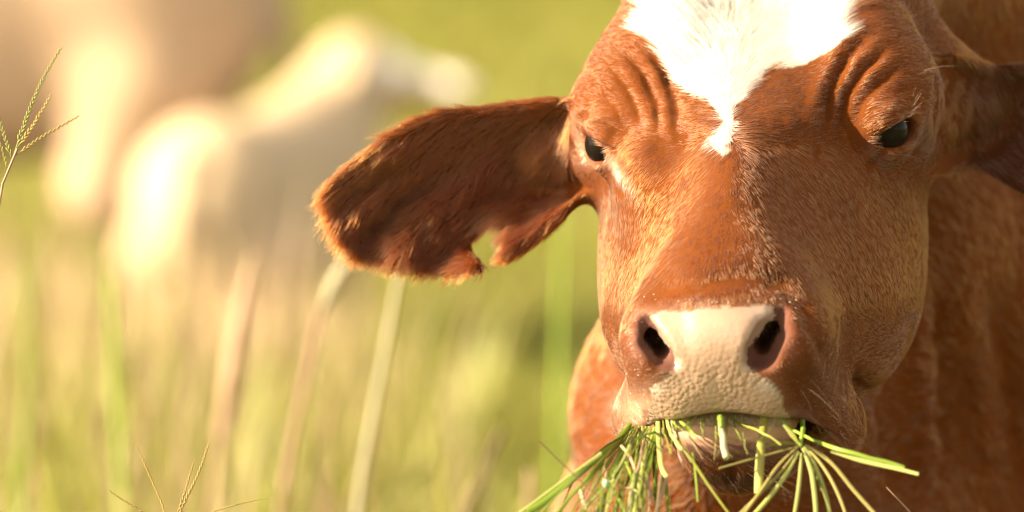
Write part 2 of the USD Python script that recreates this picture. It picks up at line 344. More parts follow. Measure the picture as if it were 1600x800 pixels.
# ------------------------------------------------------------------ writing things
names = {}
def numbered(path):
    n = names.get(path, 0); names[path] = n + 1
    return path if n == 0 else '%s_%03d' % (path, n)
def thing(name, label, cat, group=None, kind=None, loc=(0, 0, 0)):
    x = UsdGeom.Xform.Define(stage, numbered('/World/' + name)); x.AddTranslateOp().Set(Gf.Vec3d(*map(float, loc)))
    return tag(x.GetPrim(), label, cat, group, kind)
def tag(o, label=None, cat=None, group=None, kind=None):
    for k, v in (('label', label), ('category', cat), ('group', group), ('kind', kind)):
        if v: o.SetCustomDataByKey(k, v)
    return o
def put(parent, name, V, F, mat, smooth=True, col=None, at=(0, 0, 0), view=True):
    """One mesh under parent (a prim or None); V in the view frame unless view is False."""
    base = parent.GetPath().pathString if parent else '/World'
    W = (to_world(V) if view else np.asarray(V, float)) - np.asarray(at)
    m = usdkit.mesh(stage, numbered(base + '/' + name), (W, F), mat, smooth=smooth)
    if col is not None:
        UsdGeom.PrimvarsAPI(m).CreatePrimvar('coat', T.Color3fArray, 'vertex').Set(Vt.Vec3fArray.FromNumpy(np.asarray(col, np.float32)))
    return m.GetPrim()
def mat(name, nodes, links, surface='p.BSDF'): return usdkit.material(stage, '/World/Looks/' + name, nodes, links, surface=surface)
rng = np.random.default_rng(11)

# ------------------------------------------------------------------ materials
COAT = np.array([.070, .0162, .0012])
skin_m = mat('hide', {'c': ('attribute', {'attribute': 'coat'}), 'tc': ('geometry', {}), 'n': ('noise_texture', {'scale': 55, 'detail': 6, 'roughness': .7}), 'r': ('rgb_ramp', {'ramp': [(.25, (.84, .82, .80)), (.75, (1.13, 1.12, 1.1))]}),
    'mx': ('mix', {'mix_type': 'multiply', 'fac': 1.0}), 'b': ('bump', {'strength': .35, 'distance': .004}), 'p': ('principled_bsdf', {'roughness': .8, 'specular_ior_level': .06, 'sheen_weight': .03, 'sheen_roughness': .5, 'sheen_tint': (1, .7, .5)})},
    [('tc.position', 'n.vector'), ('n.fac', 'r.fac'), ('c.color', 'mx.color1'), ('r.color', 'mx.color2'), ('mx.color', 'p.base_color'), ('n.fac', 'b.height'), ('b.normal', 'p.normal')])
hair_m = mat('fur', {'c': ('attribute', {'attribute': 'coat'}), 'p': ('principled_hair_bsdf', {'model': 'Chiang', 'parametrization': 'Direct coloring', 'roughness': .42, 'radial_roughness': .6, 'coat': 0.0, 'offset': .035, 'R': .06, 'TT': .55, 'TRT': .9})}, [('c.color', 'p.color')])
eye_m = mat('eyeball', {'c': ('attribute', {'attribute': 'coat'}), 'p': ('principled_bsdf', {'roughness': .08, 'specular_ior_level': .07})}, [('c.color', 'p.base_color')])
nose_m = mat('wet_skin', {'c': ('attribute', {'attribute': 'coat'}), 'tc': ('geometry', {}), 'v': ('voronoi_texture', {'feature': 'smooth_f1', 'scale': 290, 'smoothness': .4}), 'n': ('noise_texture', {'scale': 130, 'detail': 4}), 'n2': ('noise_texture', {'scale': 40, 'detail': 3}), 'r': ('rgb_ramp', {'ramp': [(.3, (.86, .80, .76)), (.7, (1.08, 1.06, 1.04))]}),
    'mx': ('mix', {'mix_type': 'multiply', 'fac': 1.0}), 'sx': ('separate_xyz', {}), 'mr': ('map_range', {'from_min': 0.752, 'from_max': 0.82, 'to_min': 1.0, 'to_max': .22}), 'mu': ('math', {'math_type': 'multiply'}), 'b': ('bump', {'strength': .65, 'distance': .0018, 'invert': True}), 'b2': ('bump', {'strength': .25, 'distance': .001}), 'p': ('principled_bsdf', {'roughness': .40, 'specular_ior_level': .5, 'subsurface_weight': .12, 'subsurface_scale': .004})},
    [('tc.position', 'v.vector'), ('tc.position', 'n.vector'), ('tc.position', 'n2.vector'), ('n2.fac', 'r.fac'), ('c.color', 'mx.color1'), ('r.color', 'mx.color2'), ('mx.color', 'p.base_color'), ('tc.position', 'sx.vector'), ('sx.z', 'mr.value'), ('v.distance', 'mu.value1'), ('mr.result', 'mu.value2'), ('mu.value', 'b.height'), ('n.fac', 'b2.height'), ('b.normal', 'b2.normal'), ('b2.normal', 'p.normal')])

# ------------------------------------------------------------------ coat colours (its own markings: blaze, pale nose, dark nostrils and lids; plus shade painted on chin and right ear)
BLAZE = [(1020, -60), (1010, 5), (990, 45), (1012, 62), (1040, 95), (1062, 128), (1095, 150), (1125, 165), (1133, 190), (1112, 222), (1130, 238), (1144, 214), (1150, 168), (1170, 138), (1200, 112), (1250, 98), (1290, 86), (1312, 66), (1330, 52), (1316, 30), (1322, 5), (1322, -60)]
PAD = [(1014, 492), (1050, 486), (1100, 481), (1160, 479), (1210, 474), (1216, 492), (1200, 512), (1182, 526), (1168, 545), (1166, 566), (1180, 582), (1205, 592), (1218, 615), (1226, 636), (1240, 652), (1232, 668), (1180, 666), (1100, 666), (1040, 670), (1012, 668), (1010, 650), (1018, 630), (1020, 608), (1035, 592), (1052, 576), (1054, 556), (1040, 538), (1024, 516)]
def soft(px, py, poly, w, jit=0, seed=3):
    d = poly_sdf(px, py, poly)
    if jit:
        g = np.stack([px / 14, py / 14, 0 * px], -1); d = d + jit * (meshkit.fbm(g, 3, seed) - .5) * 2
    return np.clip(.5 - d / w, 0, 1)
def blob(px, py, x, y, rx, ry, ang=0):
    c, s_ = math.cos(math.radians(ang)), math.sin(math.radians(ang)); dx, dy = px - x, py - y
    return np.exp(-(((dx * c + dy * s_) / rx) ** 2 + ((-dx * s_ + dy * c) / ry) ** 2))
def mixc(c, w, col): return c * (1 - w[:, None]) + np.asarray(col) * w[:, None]
def coat(V, N, jit=0.0):
    px, py = pix(V); n = len(V); front = (N[:, 1] < .25) & (V[:, 1] < .3)
    c = np.tile(COAT, (n, 1)) * (1 + np.where(V[:, 1] > .22, .12, .36) * (meshkit.fbm(V * 28, 3, 5) - .5))[:, None]
    f1 = front.astype(float)
    c = mixc(c, f1 * .5 * blob(px, py, 1150, 430, 60, 30), (.042, .009, .001))          # darker hair above the nose
    c = mixc(c, f1 * .6 * blob(px, py, 985, 560, 22, 60, -10), (.075, .02, .005))
    c = mixc(c, f1 * .6 * blob(px, py, 1265, 590, 50, 80, -20), (.042, .012, .003))
    c = mixc(c, f1 * np.maximum(.7 * blob(px, py, 1000, 530, 16, 36), .3 * blob(px, py, 1228, 528, 18, 40)), (.11, .052, .034))
    c = mixc(c, f1 * .7 * blob(px, py, 1000, 640, 34, 26), (0.330, 0.209, 0.143))
    c = mixc(c, f1 * .25 * blob(px, py, 1240, 655, 24, 12), (0.248, 0.165, 0.110))
    c = mixc(c, f1 * soft(px, py, BLAZE, 4, 9) * (V[:, 1] < .25), (.32, .29, .25))
    c = mixc(c, f1 * (V[:, 1] < -.09) * (py < 690) * np.where(px < 1120, .6, .22) * soft(px, py, PAD, 46, 10), (0.253, 0.149, 0.094))
    # eyes: pale lids and tear line on the left, dark lids on the right
    c = mixc(c, f1 * .7 * blob(px, py, 912, 238, 22, 24), (.20, .095, .055)); c = mixc(c, f1 * .75 * blob(px, py, 966, 268, 7, 34, -35), (.22, .13, .09))
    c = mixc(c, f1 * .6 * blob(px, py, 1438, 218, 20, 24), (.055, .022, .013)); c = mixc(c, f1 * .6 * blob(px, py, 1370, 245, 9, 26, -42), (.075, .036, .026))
    for e, k in zip(EYE, (.75, .9)):
        r = np.linalg.norm(V - e, axis=1); c = mixc(c, k * np.clip((.0215 - r) / .0025, 0, 1), (0.025, 0.012, 0.010))
    # ear linings; shade inside the right ear is painted in as darker colour
    el = (px < 905) & (V[:, 1] < .2) & (N[:, 1] < 0)
    c = mixc(c, el * .55 * np.clip((870 - px) / 60, 0, 1), (.074, .0175, .0016)); c = mixc(c, el * .8 * blob(px, py, 780, 345, 26, 22), (.22, .10, .05))
    c = mixc(c, ((px > 1478) & (py > 95) & (py < 305) & (V[:, 1] < .3) & (N[:, 1] < 0)) * .9 * np.clip((px - 1478) / 50, 0, 1), (.036, .009, .002))
    # chin: pale lip, dark lower crease, grass blade shadows painted as stripes
    chin = front & (V[:, 1] < .0) & (py > 640)
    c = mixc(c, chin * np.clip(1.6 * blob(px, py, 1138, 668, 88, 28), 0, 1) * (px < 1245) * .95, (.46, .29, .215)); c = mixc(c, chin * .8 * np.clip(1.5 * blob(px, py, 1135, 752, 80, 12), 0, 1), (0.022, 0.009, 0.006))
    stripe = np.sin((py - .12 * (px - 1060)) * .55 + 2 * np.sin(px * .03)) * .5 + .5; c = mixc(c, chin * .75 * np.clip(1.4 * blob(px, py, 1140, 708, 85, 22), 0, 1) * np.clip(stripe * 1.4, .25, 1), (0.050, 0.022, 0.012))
    return c
def padmask(V, N):
    px, py = pix(V); return (N[:, 1] < .35) & (V[:, 1] < -.10) & (soft(px, py, PAD, 10, 4, 8) > .5) & (py < 690)
def padcol(V):
    px, py = pix(V); c = np.tile([.235, .163, .122], (len(V), 1))
    c = mixc(c, .5 * blob(px, py, 1195, 490, 26, 10), (.30, .25, .24)); c = mixc(c, .5 * blob(px, py, 1205, 602, 22, 14), (.30, .27, .26)); c = mixc(c, .45 * blob(px, py, 1010, 605, 22, 14), (.75, .66, .6))
    c = mixc(c, .5 * np.clip((py - 640) / 25, 0, 1), (.28, .185, .11))
    return c
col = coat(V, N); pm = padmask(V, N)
col[pm] = padcol(V[pm])
px_, py_ = pix(V)
for pts, rr in NOSTRILS:      # inside the nostrils
    d = chain(V, pts, rr); deep = np.clip((.004 - d) / .004, 0, 1) * (V[:, 1] > min(p_[1] for p_ in pts) - .01)
    col = mixc(col, deep * .9, (.075, .030, .018))
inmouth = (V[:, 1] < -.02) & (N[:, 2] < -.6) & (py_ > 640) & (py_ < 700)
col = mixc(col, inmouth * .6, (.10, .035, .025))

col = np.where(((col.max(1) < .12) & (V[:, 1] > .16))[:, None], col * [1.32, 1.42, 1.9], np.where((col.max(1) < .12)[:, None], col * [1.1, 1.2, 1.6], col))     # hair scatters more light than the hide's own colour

cow = thing('cow', 'red-brown cow with white blaze and pale nose chewing a mouthful of grass, in sharp focus', 'cow', loc=to_world(np.array([.55, 1.1, 0])) * [1, 1, 0])
C0 = to_world(np.array([.55, 1.1, 0])) * [1, 1, 0]
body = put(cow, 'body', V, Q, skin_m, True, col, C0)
# the bare nose is a skin of its own, a hair's breadth proud of the hide
qm = pm[Q].all(1); ids = np.unique(Q[qm]); re = np.zeros(len(V), int); re[ids] = np.arange(len(ids))
put(cow, 'nose_pad', V[ids] + N[ids] * .0006, re[Q[qm]], nose_m, True, padcol(V[ids]), C0)
for c, e, white in zip(EYE, EDIR, (.75, .6)):
    s_ = trimesh.creation.icosphere(5, 1.0); d = s_.vertices; ff = d @ e
    bulge = 1 + .10 * np.clip((ff - .75) / .25, 0, 1)
    ec = np.where((ff > .30)[:, None], [.006, .004, .003], [.42, .37, .33] if white > .7 else [.26, .22, .20]); ec = np.where(((ff > .30) & (ff < .62))[:, None], [.010, .005, .003], ec)
    p_ = put(cow, 'eye', d * EYE_R * bulge[:, None] + c, s_.faces, eye_m, True, ec, C0)

# ------------------------------------------------------------------ fur
def scatter(V, Q, N, n, dens):
    Tm = np.vstack([Q[:, [0, 1, 2]], Q[:, [0, 2, 3]]])
    a = np.linalg.norm(np.cross(V[Tm[:, 1]] - V[Tm[:, 0]], V[Tm[:, 2]] - V[Tm[:, 0]]), axis=1) / 2 * dens[Tm].mean(1)
    t = np.searchsorted(np.cumsum(a) / a.sum(), rng.random(n)); t = np.minimum(t, len(Tm) - 1)
    u = rng.random((n, 2)); u = np.where(u.sum(1, keepdims=True) > 1, 1 - u, u); w = np.stack([1 - u.sum(1), u[:, 0], u[:, 1]], 1)
    return (V[Tm[t]] * w[..., None]).sum(1), (N[Tm[t]] * w[..., None]).sum(1)
def flow(p):
    px, py = pix(p); vx, vy = px - 1138, py - 188
    low = vy > 0
    dx, dy = np.where(low, vx * .55, vx), np.where(low, np.abs(vy) + 10, vy * .9)
    brow = np.exp(-((vy - 15) / 28) ** 2) * np.clip(np.abs(vx) / 30, 0, 1)
    dx, dy = dx * (1 - brow) + np.sign(vx) * 60 * brow, dy * (1 - brow) - 26 * brow
    muz = np.clip((py - 455) / 30, 0, 1); dx, dy = dx * (1 - muz) + (px - 1125) * muz, dy * (1 - muz) + 60 * muz
    ear = (px < 900) & (p[:, 1] > .04) & (py > 120); dx, dy = np.where(ear, -.62, dx), np.where(ear, .70, dy)
    rim = ear & (py < 215 - .16 * (px - 520) * 0) & (ear_rim(px, py)); dx, dy = np.where(rim, -.95, dx), np.where(rim, -.05, dy)
    er = (px > 1475) & (p[:, 1] > .05); dx, dy = np.where(er, .6, dx), np.where(er, .8, dy)
    n_ = np.hypot(dx, dy) + 1e-6
    return dx / n_, dy / n_
def ear_rim(px, py): return np.abs(poly_sdf(px, py, EAR_L)) < 14
def fur(parent, name, p, n, length, width, lift, spread, colors, clump=0.0, segs=5, droop=0.0):
    k = len(p); dx, dy = flow(p)
    F = np.stack([dx, .0 * dx, -dy], 1)
    wob = np.stack([meshkit.fbm(p * 70, 2, s_) - .5 for s_ in (21, 22, 23)], 1) * 1.5 * spread + rng.normal(0, .16, (k, 3)) * spread
    F = F + wob; F -= n * (F * n).sum(1, keepdims=True); F /= np.linalg.norm(F, axis=1, keepdims=True) + 1e-9
    t = np.linspace(0, 1, segs)[None, :, None]
    length = length * rng.uniform(.65, 1.2, k)
    lf = (lift * rng.uniform(.6, 1.5, k))[:, None, None]
    pts = p[:, None] - n[:, None] * .0004 + length[:, None, None] * (F[:, None] * t * (1 - .08 * t) + n[:, None] * lf * (t - .55 * t * t))
    pts[..., 2] -= droop * (length[:, None] * t[..., 0] ** 2)
    if clump:
        cs = p[rng.choice(k, max(1, k // 22), replace=False)]; tree = cKDTree(cs); dist, i = tree.query(p)
        tip = np.zeros((len(cs), 3)); np.add.at(tip, i, pts[:, -1]); cnt = np.bincount(i, minlength=len(cs)); tip /= np.maximum(cnt, 1)[:, None]
        pts += ((tip[i] - pts[:, -1]) * clump)[:, None] * t ** 1.5
    W = to_world(pts) - C0
    c = UsdGeom.BasisCurves.Define(stage, numbered(parent.GetPath().pathString + '/' + name))
    c.CreateTypeAttr('linear'); c.CreatePointsAttr(Vt.Vec3fArray.FromNumpy(W.reshape(-1, 3).astype(np.float32)))
    c.CreateCurveVertexCountsAttr(Vt.IntArray.FromNumpy(np.full(k, segs, np.int32)))
    wd = (width * rng.uniform(.7, 1.3, k))[:, None] * np.interp(np.linspace(0, 1, segs), [0, .4, 1], [1, .9, .25])[None]
    c.CreateWidthsAttr(Vt.FloatArray.FromNumpy(wd.ravel().astype(np.float32))); c.SetWidthsInterpolation('vertex')
    UsdGeom.PrimvarsAPI(c).CreatePrimvar('coat', T.Color3fArray, 'vertex').Set(Vt.Vec3fArray.FromNumpy(np.repeat(colors, segs, 0).astype(np.float32)))
    UsdShade.MaterialBindingAPI.Apply(c.GetPrim()).Bind(hair_m)
    c.GetPrim().SetCustomDataByKey('kind', 'stuff')
    return c.GetPrim()
def tint(c, k, amt=.25): return np.clip(c * rng.lognormal(0, amt, (k, 1)), 0, .92)
px, py = pix(V); facing = np.clip((.45 - N[:, 1]) / .3, 0, 1)
head = (V[:, 1] < .24) & (px > 440) & (py > -60) & (py < 830)
bare = np.maximum(pm.astype(float), 0)
for e in EYE: bare = np.maximum(bare, (np.linalg.norm(V - e, axis=1) < .0215).astype(float))
for pts, rr in NOSTRILS: bare = np.maximum(bare, (chain(V, pts, rr) < .002).astype(float))
bare = np.maximum(bare, inmouth.astype(float)); bare = np.maximum(bare, ((py > 655) & (py < 700) & (px > 1050) & (px < 1240) & (V[:, 1] < 0)).astype(float))
inear = (px < 890) & (V[:, 1] > .04) & (py > 120) & (py < 450)
dens = head * facing * (1 - bare) * np.where(inear, .8, 1.0) * np.where(px > 1490, .5, 1.0)
n_hair = HAIRS
p, n = scatter(V, Q, N, n_hair, dens)
hx, hy = pix(p)
cc = coat(p, n)
L = np.full(n_hair, .0070); L = np.where(soft(hx, hy, BLAZE, 30) > .5, .017, L); L = np.where((hy < 20) & (hx > 1000) & (hx < 1340), .024, L)
mz = np.clip((1.25 - np.hypot((hx - 1135) / 190, (hy - 580) / 120)) / .5, 0, 1) * np.clip((-.04 - p[:, 1]) / .05, 0, 1); L = L * (1 - mz) + .0040 * mz
L = np.where((hy > 158) & (hy < 245) & (np.abs(hx - 1135) < 40), .0085, L); L = np.where(np.abs(hy - 215) < 30, L * 1.2, L)
e_ = (hx < 890) & (p[:, 1] > .04); L = np.where(e_, np.where(np.abs(poly_sdf(hx, hy, EAR_L)) < 16, .016, .026), L); L = np.where(e_ & (n[:, 1] > -.2), .008, L); L = np.where(hx > 1490, .016, L)
lift = np.where(e_, .34, np.where(soft(hx, hy, BLAZE, 30) > .5, .34, .18))
fur(cow, 'coat_hair', p, n, L, np.where(e_, .00040, .00029), lift, np.where(e_, .75, .55)[:, None], tint(cc, n_hair, .22), clump=.25)
lap('fur')
def lone(name, roots, dirs, length, width, colour, bend):
    t = np.linspace(0, 1, 8)[None, :, None]; ln = np.asarray(length)[:, None, None]
    pts = roots[:, None] + ln * (dirs[:, None] * t + np.asarray(bend)[:, None] * t * t); k = len(roots)
    c = UsdGeom.BasisCurves.Define(stage, numbered(cow.GetPath().pathString + '/' + name)); c.CreateTypeAttr('linear')
    c.CreatePointsAttr(Vt.Vec3fArray.FromNumpy((to_world(pts) - C0).reshape(-1, 3).astype(np.float32))); c.CreateCurveVertexCountsAttr(Vt.IntArray.FromNumpy(np.full(k, 8, np.int32)))
    c.CreateWidthsAttr(Vt.FloatArray.FromNumpy(np.tile(np.linspace(1, .3, 8) * width, k).astype(np.float32))); c.SetWidthsInterpolation('vertex')
    UsdGeom.PrimvarsAPI(c).CreatePrimvar('coat', T.Color3fArray, 'vertex').Set(Vt.Vec3fArray.FromNumpy(np.tile(colour, (k * 8, 1)).astype(np.float32)))
    UsdShade.MaterialBindingAPI.Apply(c.GetPrim()).Bind(hair_m); c.GetPrim().SetCustomDataByKey('kind', 'stuff')
for c_, e_v in zip(EYE, EDIR):
    side = np.cross(DX, e_v); side /= np.linalg.norm(side); upv = np.cross(e_v, side); g = np.radians(rng.uniform(-65, 70, 46)); a0 = math.radians(24)
    dr = (e_v * np.cos(g)[:, None] + side * np.sin(g)[:, None]) * math.cos(a0) + upv * math.sin(a0)
    dd = dr + upv * rng.uniform(-.5, .1, 46)[:, None] + rng.normal(0, .12, (46, 3)); dd /= np.linalg.norm(dd, axis=1, keepdims=True)
    lone('lashes', c_ + dr * .0245, dd, rng.uniform(.008, .015, 46), .00028, (.05, .02, .01), np.tile(upv * .35, (46, 1)))
gp = rng.normal([985, 560], [22, 60], (34, 2)).tolist() + rng.normal([1080, 468], [45, 6], (18, 2)).tolist() + rng.normal([1220, 470], [12, 8], (8, 2)).tolist()
gr_ = []
for q in gp:
    if 952 < q[0] < 1300 and 440 < q[1] < 660: e = trimesh.creation.icosphere(1, rng.uniform(.0002, .0005)); gr_.append((e.vertices * [1, .7, 1] + on_face(*q, -.0022), e.faces))
gv_, gf_ = np.vstack([a_ for a_, _ in gr_]), np.vstack([f_ + 42 * i_ for i_, (_, f_) in enumerate(gr_)])
g_ = put(cow, 'dust_grains', gv_, gf_, mat('dust', {'p': ('principled_bsdf', {'base_color': (.45, .37, .29), 'roughness': .35})}, []), True, at=C0); g_.SetCustomDataByKey('kind', 'stuff')
wp = rng.uniform([955, 590], [1010, 672], (14, 2)).tolist() + rng.uniform([1235, 590], [1325, 682], (22, 2)).tolist() + rng.uniform([1425, 110], [1445, 165], (2, 2)).tolist() + rng.uniform([1060, 715], [1210, 755], (22, 2)).tolist()
rt = np.array([on_face(*q) for q in wp]); kx = np.array([np.sign(q[0] - 1130) for q in wp])
dd = np.stack([kx * .6, np.full(len(rt), -.55), np.where(np.array(wp)[:, 1] < 200, .2, -.45)], 1) + rng.normal(0, .2, (len(rt), 3)); dd /= np.linalg.norm(dd, axis=1, keepdims=True)
lone('whiskers', rt, dd, rng.uniform(.012, .045, len(rt)), .00017, (.12, .06, .03), rng.normal(0, .15, (len(rt), 3)) - [0, 0, .15])
# softer coat on the neck and trunk behind
m = (V[:, 1] > .2) * np.clip((px - 800) / 60, 0, 1) * np.clip((1760 - px) / 130, 0, 1) * np.clip((py + 160) / 120, 0, 1) * np.clip((960 - py) / 120, 0, 1)
p, n = scatter(V, Q, N, 40000, m * facing)
fur(cow, 'neck_hair', p, n, np.full(len(p), .013), .0008, np.full(len(p), .2), .45, tint(coat(p, n), len(p), .08), segs=4)

# ------------------------------------------------------------------ pasture
def ground_z(x, y): return -.13 * np.clip((y - 9.5) / 2.5, 0, 1) + .04 * np.sin(x * .31 + 1) * np.cos(y * .23) + np.clip(y - 30, 0, None) * .085 + .00045 * np.clip(y - 30, 0, None) ** 2
gx = np.concatenate([np.linspace(-160, -14, 30), np.linspace(-12, 12, 49), np.linspace(14, 160, 30)]); gy = np.concatenate([np.linspace(-40, 0, 15), np.linspace(1, 40, 60), np.linspace(43, 260, 45)])
A, B = np.meshgrid(gx, gy, indexing='ij'); gv = np.stack([A, B, ground_z(A, B)], -1).reshape(-1, 3)
i, j = np.meshgrid(np.arange(len(gx) - 1), np.arange(len(gy) - 1), indexing='ij'); a = (i * len(gy) + j).ravel()
gf = np.stack([a, a + len(gy), a + len(gy) + 1, a + 1], 1)
ground_m = mat('pasture_look', {'g': ('geometry', {}), 'n': ('noise_texture', {'scale': .55, 'detail': 6, 'roughness': .65}), 'n2': ('noise_texture', {'scale': 22, 'detail': 4}), 'r': ('rgb_ramp', {'ramp': [(.30, (.150, .178, .036)), (.5, (.19, .215, .052)), (.68, (.235, .24, .075))]}), 'r2': ('rgb_ramp', {'ramp': [(.3, (.6, .6, .6)), (.7, (1.2, 1.2, 1.2))]}),
    'mx': ('mix', {'mix_type': 'multiply', 'fac': 1.0}), 'b': ('bump', {'strength': .6, 'distance': .05}), 'p': ('principled_bsdf', {'roughness': .9, 'specular_ior_level': .1})},
    [('g.position', 'n.vector'), ('g.position', 'n2.vector'), ('n.fac', 'r.fac'), ('n2.fac', 'r2.fac'), ('r.color', 'mx.color1'), ('r2.color', 'mx.color2'), ('mx.color', 'p.base_color'), ('n2.fac', 'b.height'), ('b.normal', 'p.normal')])
tag(put(None, 'ground', gv, gf, ground_m, True, view=False), kind='structure')

def leaf_mat(name, c, var=.35):
    return mat(name, {'o': ('object_info', {}), 'r': ('rgb_ramp', {'ramp': [(0, tuple(np.array(c) * (1 - var))), (1, tuple(np.array(c) * (1 + var)))]}), 'd': ('principled_bsdf', {'roughness': .5, 'specular_ior_level': .3}), 't': ('translucent_bsdf', {}), 'm': ('mix_closure', {'fac': .35})},
        [('o.random', 'r.fac'), ('r.color', 'd.base_color'), ('r.color', 't.color'), ('d.BSDF', 'm.closure1'), ('t.BSDF', 'm.closure2')], 'm.closure')
green_m = leaf_mat('grass_green', (0.182, 0.187, 0.028)); yellow_m = leaf_mat('grass_yellow', (0.231, 0.209, 0.044)); straw_m = leaf_mat('grass_straw', (0.316, 0.235, 0.127)); pink_m = leaf_mat('grass_pink', (0.275, 0.165, 0.121)); brown_m = leaf_mat('grass_brown', (0.132, 0.072, 0.033))
fresh_m = leaf_mat('fresh_green', (0.206, 0.289, 0.035), .2); pale_m = leaf_mat('pale_stalk', (0.358, 0.372, 0.114), .2); bract_m = leaf_mat('sedge_leaf', (0.300, 0.257, 0.086), .2); dry_m = leaf_mat('dry_stalk', (0.379, 0.261, 0.165), .2); dark_m = leaf_mat('deep_green', (0.033, 0.066, 0.011), .2)
white_m = leaf_mat('whitish_stalk', (0.372, 0.348, 0.216), .15)

def smoothpath(pts, n):
    pts = np.asarray(pts, float); t = np.r_[0, np.cumsum(np.linalg.norm(np.diff(pts, axis=0), axis=1))]
    return PchipInterpolator(t, pts)(np.linspace(0, t[-1], n)) if len(pts) > 2 else pts[0] + (pts[1] - pts[0]) * np.linspace(0, 1, n)[:, None]
def tube(pts, rad, sides=6, flat=1.0, n=None, prof=None):
    q = smoothpath(pts, n or max(4, 4 * len(pts))); t = np.gradient(q, axis=0); t /= np.linalg.norm(t, axis=1, keepdims=True) + 1e-12
    ref = np.array([0, 1.0, 0]); a_ = np.cross(t, ref); a_ /= np.linalg.norm(a_, axis=1, keepdims=True) + 1e-9; b_ = np.cross(t, a_)
    rr = np.interp(np.linspace(0, 1, len(q)), np.linspace(0, 1, len(np.atleast_1d(rad))), np.atleast_1d(rad)) if prof is None else rad * prof(np.linspace(0, 1, len(q)))
    an = np.arange(sides) * 2 * math.pi / sides
    v = q[:, None] + rr[:, None, None] * (np.cos(an)[None, :, None] * a_[:, None] + flat * np.sin(an)[None, :, None] * b_[:, None])
    i, j = np.meshgrid(np.arange(len(q) - 1), np.arange(sides), indexing='ij')
    f = np.stack([i * sides + j, i * sides + (j + 1) % sides, (i + 1) * sides + (j + 1) % sides, (i + 1) * sides + j], -1).reshape(-1, 4)
    v = v.reshape(-1, 3); m = len(v); v = np.vstack([v, q[:1], q[-1:]])
    e0 = np.array([[m, (k + 1) % sides, k, k] for k in range(sides)]); e1 = np.array([[m + 1, m - sides + k, m - sides + (k + 1) % sides, m - sides + (k + 1) % sides] for k in range(sides)])
    F = np.vstack([f[:, [0, 1, 2]], f[:, [0, 2, 3]], e0[:, :3], e1[:, :3]])
    return v, F
def join(parts):
    vs, fs, o = [], [], 0
    for v, f in parts: vs.append(v); fs.append(f + o); o += len(v)
    return np.vstack(vs), np.vstack(fs)

# tufts, instanced
protos = UsdGeom.Scope.Define(stage, '/World/Looks/tufts')
def tuft(n, h, spread, w, seedheads, seed):
    r = np.random.default_rng(seed); parts = []
    for k in range(n):
        az = r.uniform(0, 2 * math.pi); ln = h * r.uniform(.55, 1.05); lean = spread * r.uniform(.2, 1.2); b0 = r.normal(0, .03, 2) * (h / .3)
        d = np.array([math.cos(az), math.sin(az)]); ts = np.linspace(0, 1, 5)
        c = np.stack([b0[0] + d[0] * lean * ln * ts ** 2, b0[1] + d[1] * lean * ln * ts ** 2, ln * ts * (1 - .25 * lean * ts)], 1)
        sd = np.array([-d[1], d[0], 0]); ww = w * np.array([1, .95, .8, .5, .02])
        v = np.vstack([c - sd * ww[:, None], c + sd * ww[:, None]]); f = np.array([[a_, a_ + 1, a_ + 6, a_ + 5] for a_ in range(4)])
        parts.append((v, np.vstack([f[:, [0, 1, 2]], f[:, [0, 2, 3]]])))
    return join(parts)
def field(name, label, cat, protos_, pos, scale, kind='stuff'):
    pi = UsdGeom.PointInstancer.Define(stage, numbered('/World/' + name)); rels = []
    for q, (mesh, m_) in enumerate(protos_):
        pm_ = usdkit.mesh(stage, pi.GetPath().pathString + '/tuft_%03d' % (q + 1), mesh, m_, smooth=False); rels.append(pm_.GetPath())
    pi.CreatePrototypesRel().SetTargets(rels)
    k = len(pos); pi.CreateProtoIndicesAttr(Vt.IntArray.FromNumpy(rng.integers(0, len(rels), k).astype(np.int32)))
    pi.CreatePositionsAttr(Vt.Vec3fArray.FromNumpy(pos.astype(np.float32)))
    an = rng.uniform(0, 2 * math.pi, k)
    pi.CreateOrientationsAttr(Vt.QuathArray([Gf.Quath(float(math.cos(a_ / 2)), 0, 0, float(math.sin(a_ / 2))) for a_ in an]))
    pi.CreateScalesAttr(Vt.Vec3fArray.FromNumpy((np.ones((k, 3)) * scale[:, None]).astype(np.float32)))
    tag(pi.GetPrim(), label, cat, None, kind)
short = [(tuft(16, .16, .8, .004, 0, 1), green_m), (tuft(16, .20, .7, .004, 0, 2), yellow_m), (tuft(14, .18, .9, .004, 0, 3), green_m)]
def spots(n, y0, y1, xs=.11, x0=None, x1=None, power=1.0):
    y = y0 + (y1 - y0) * rng.random(n) ** power; x = (rng.random(n) * 2 - 1) * (xs * y + 1.0) if x0 is None else rng.uniform(x0, x1, n) * y
    return np.stack([x, y, ground_z(x, y) - .01], 1)
pos = spots(30000, 3.2, 45, .17)
field('grass', 'short sunlit pasture grass covering the ground', 'grass', short, pos, rng.uniform(.7, 1.5, len(pos)))
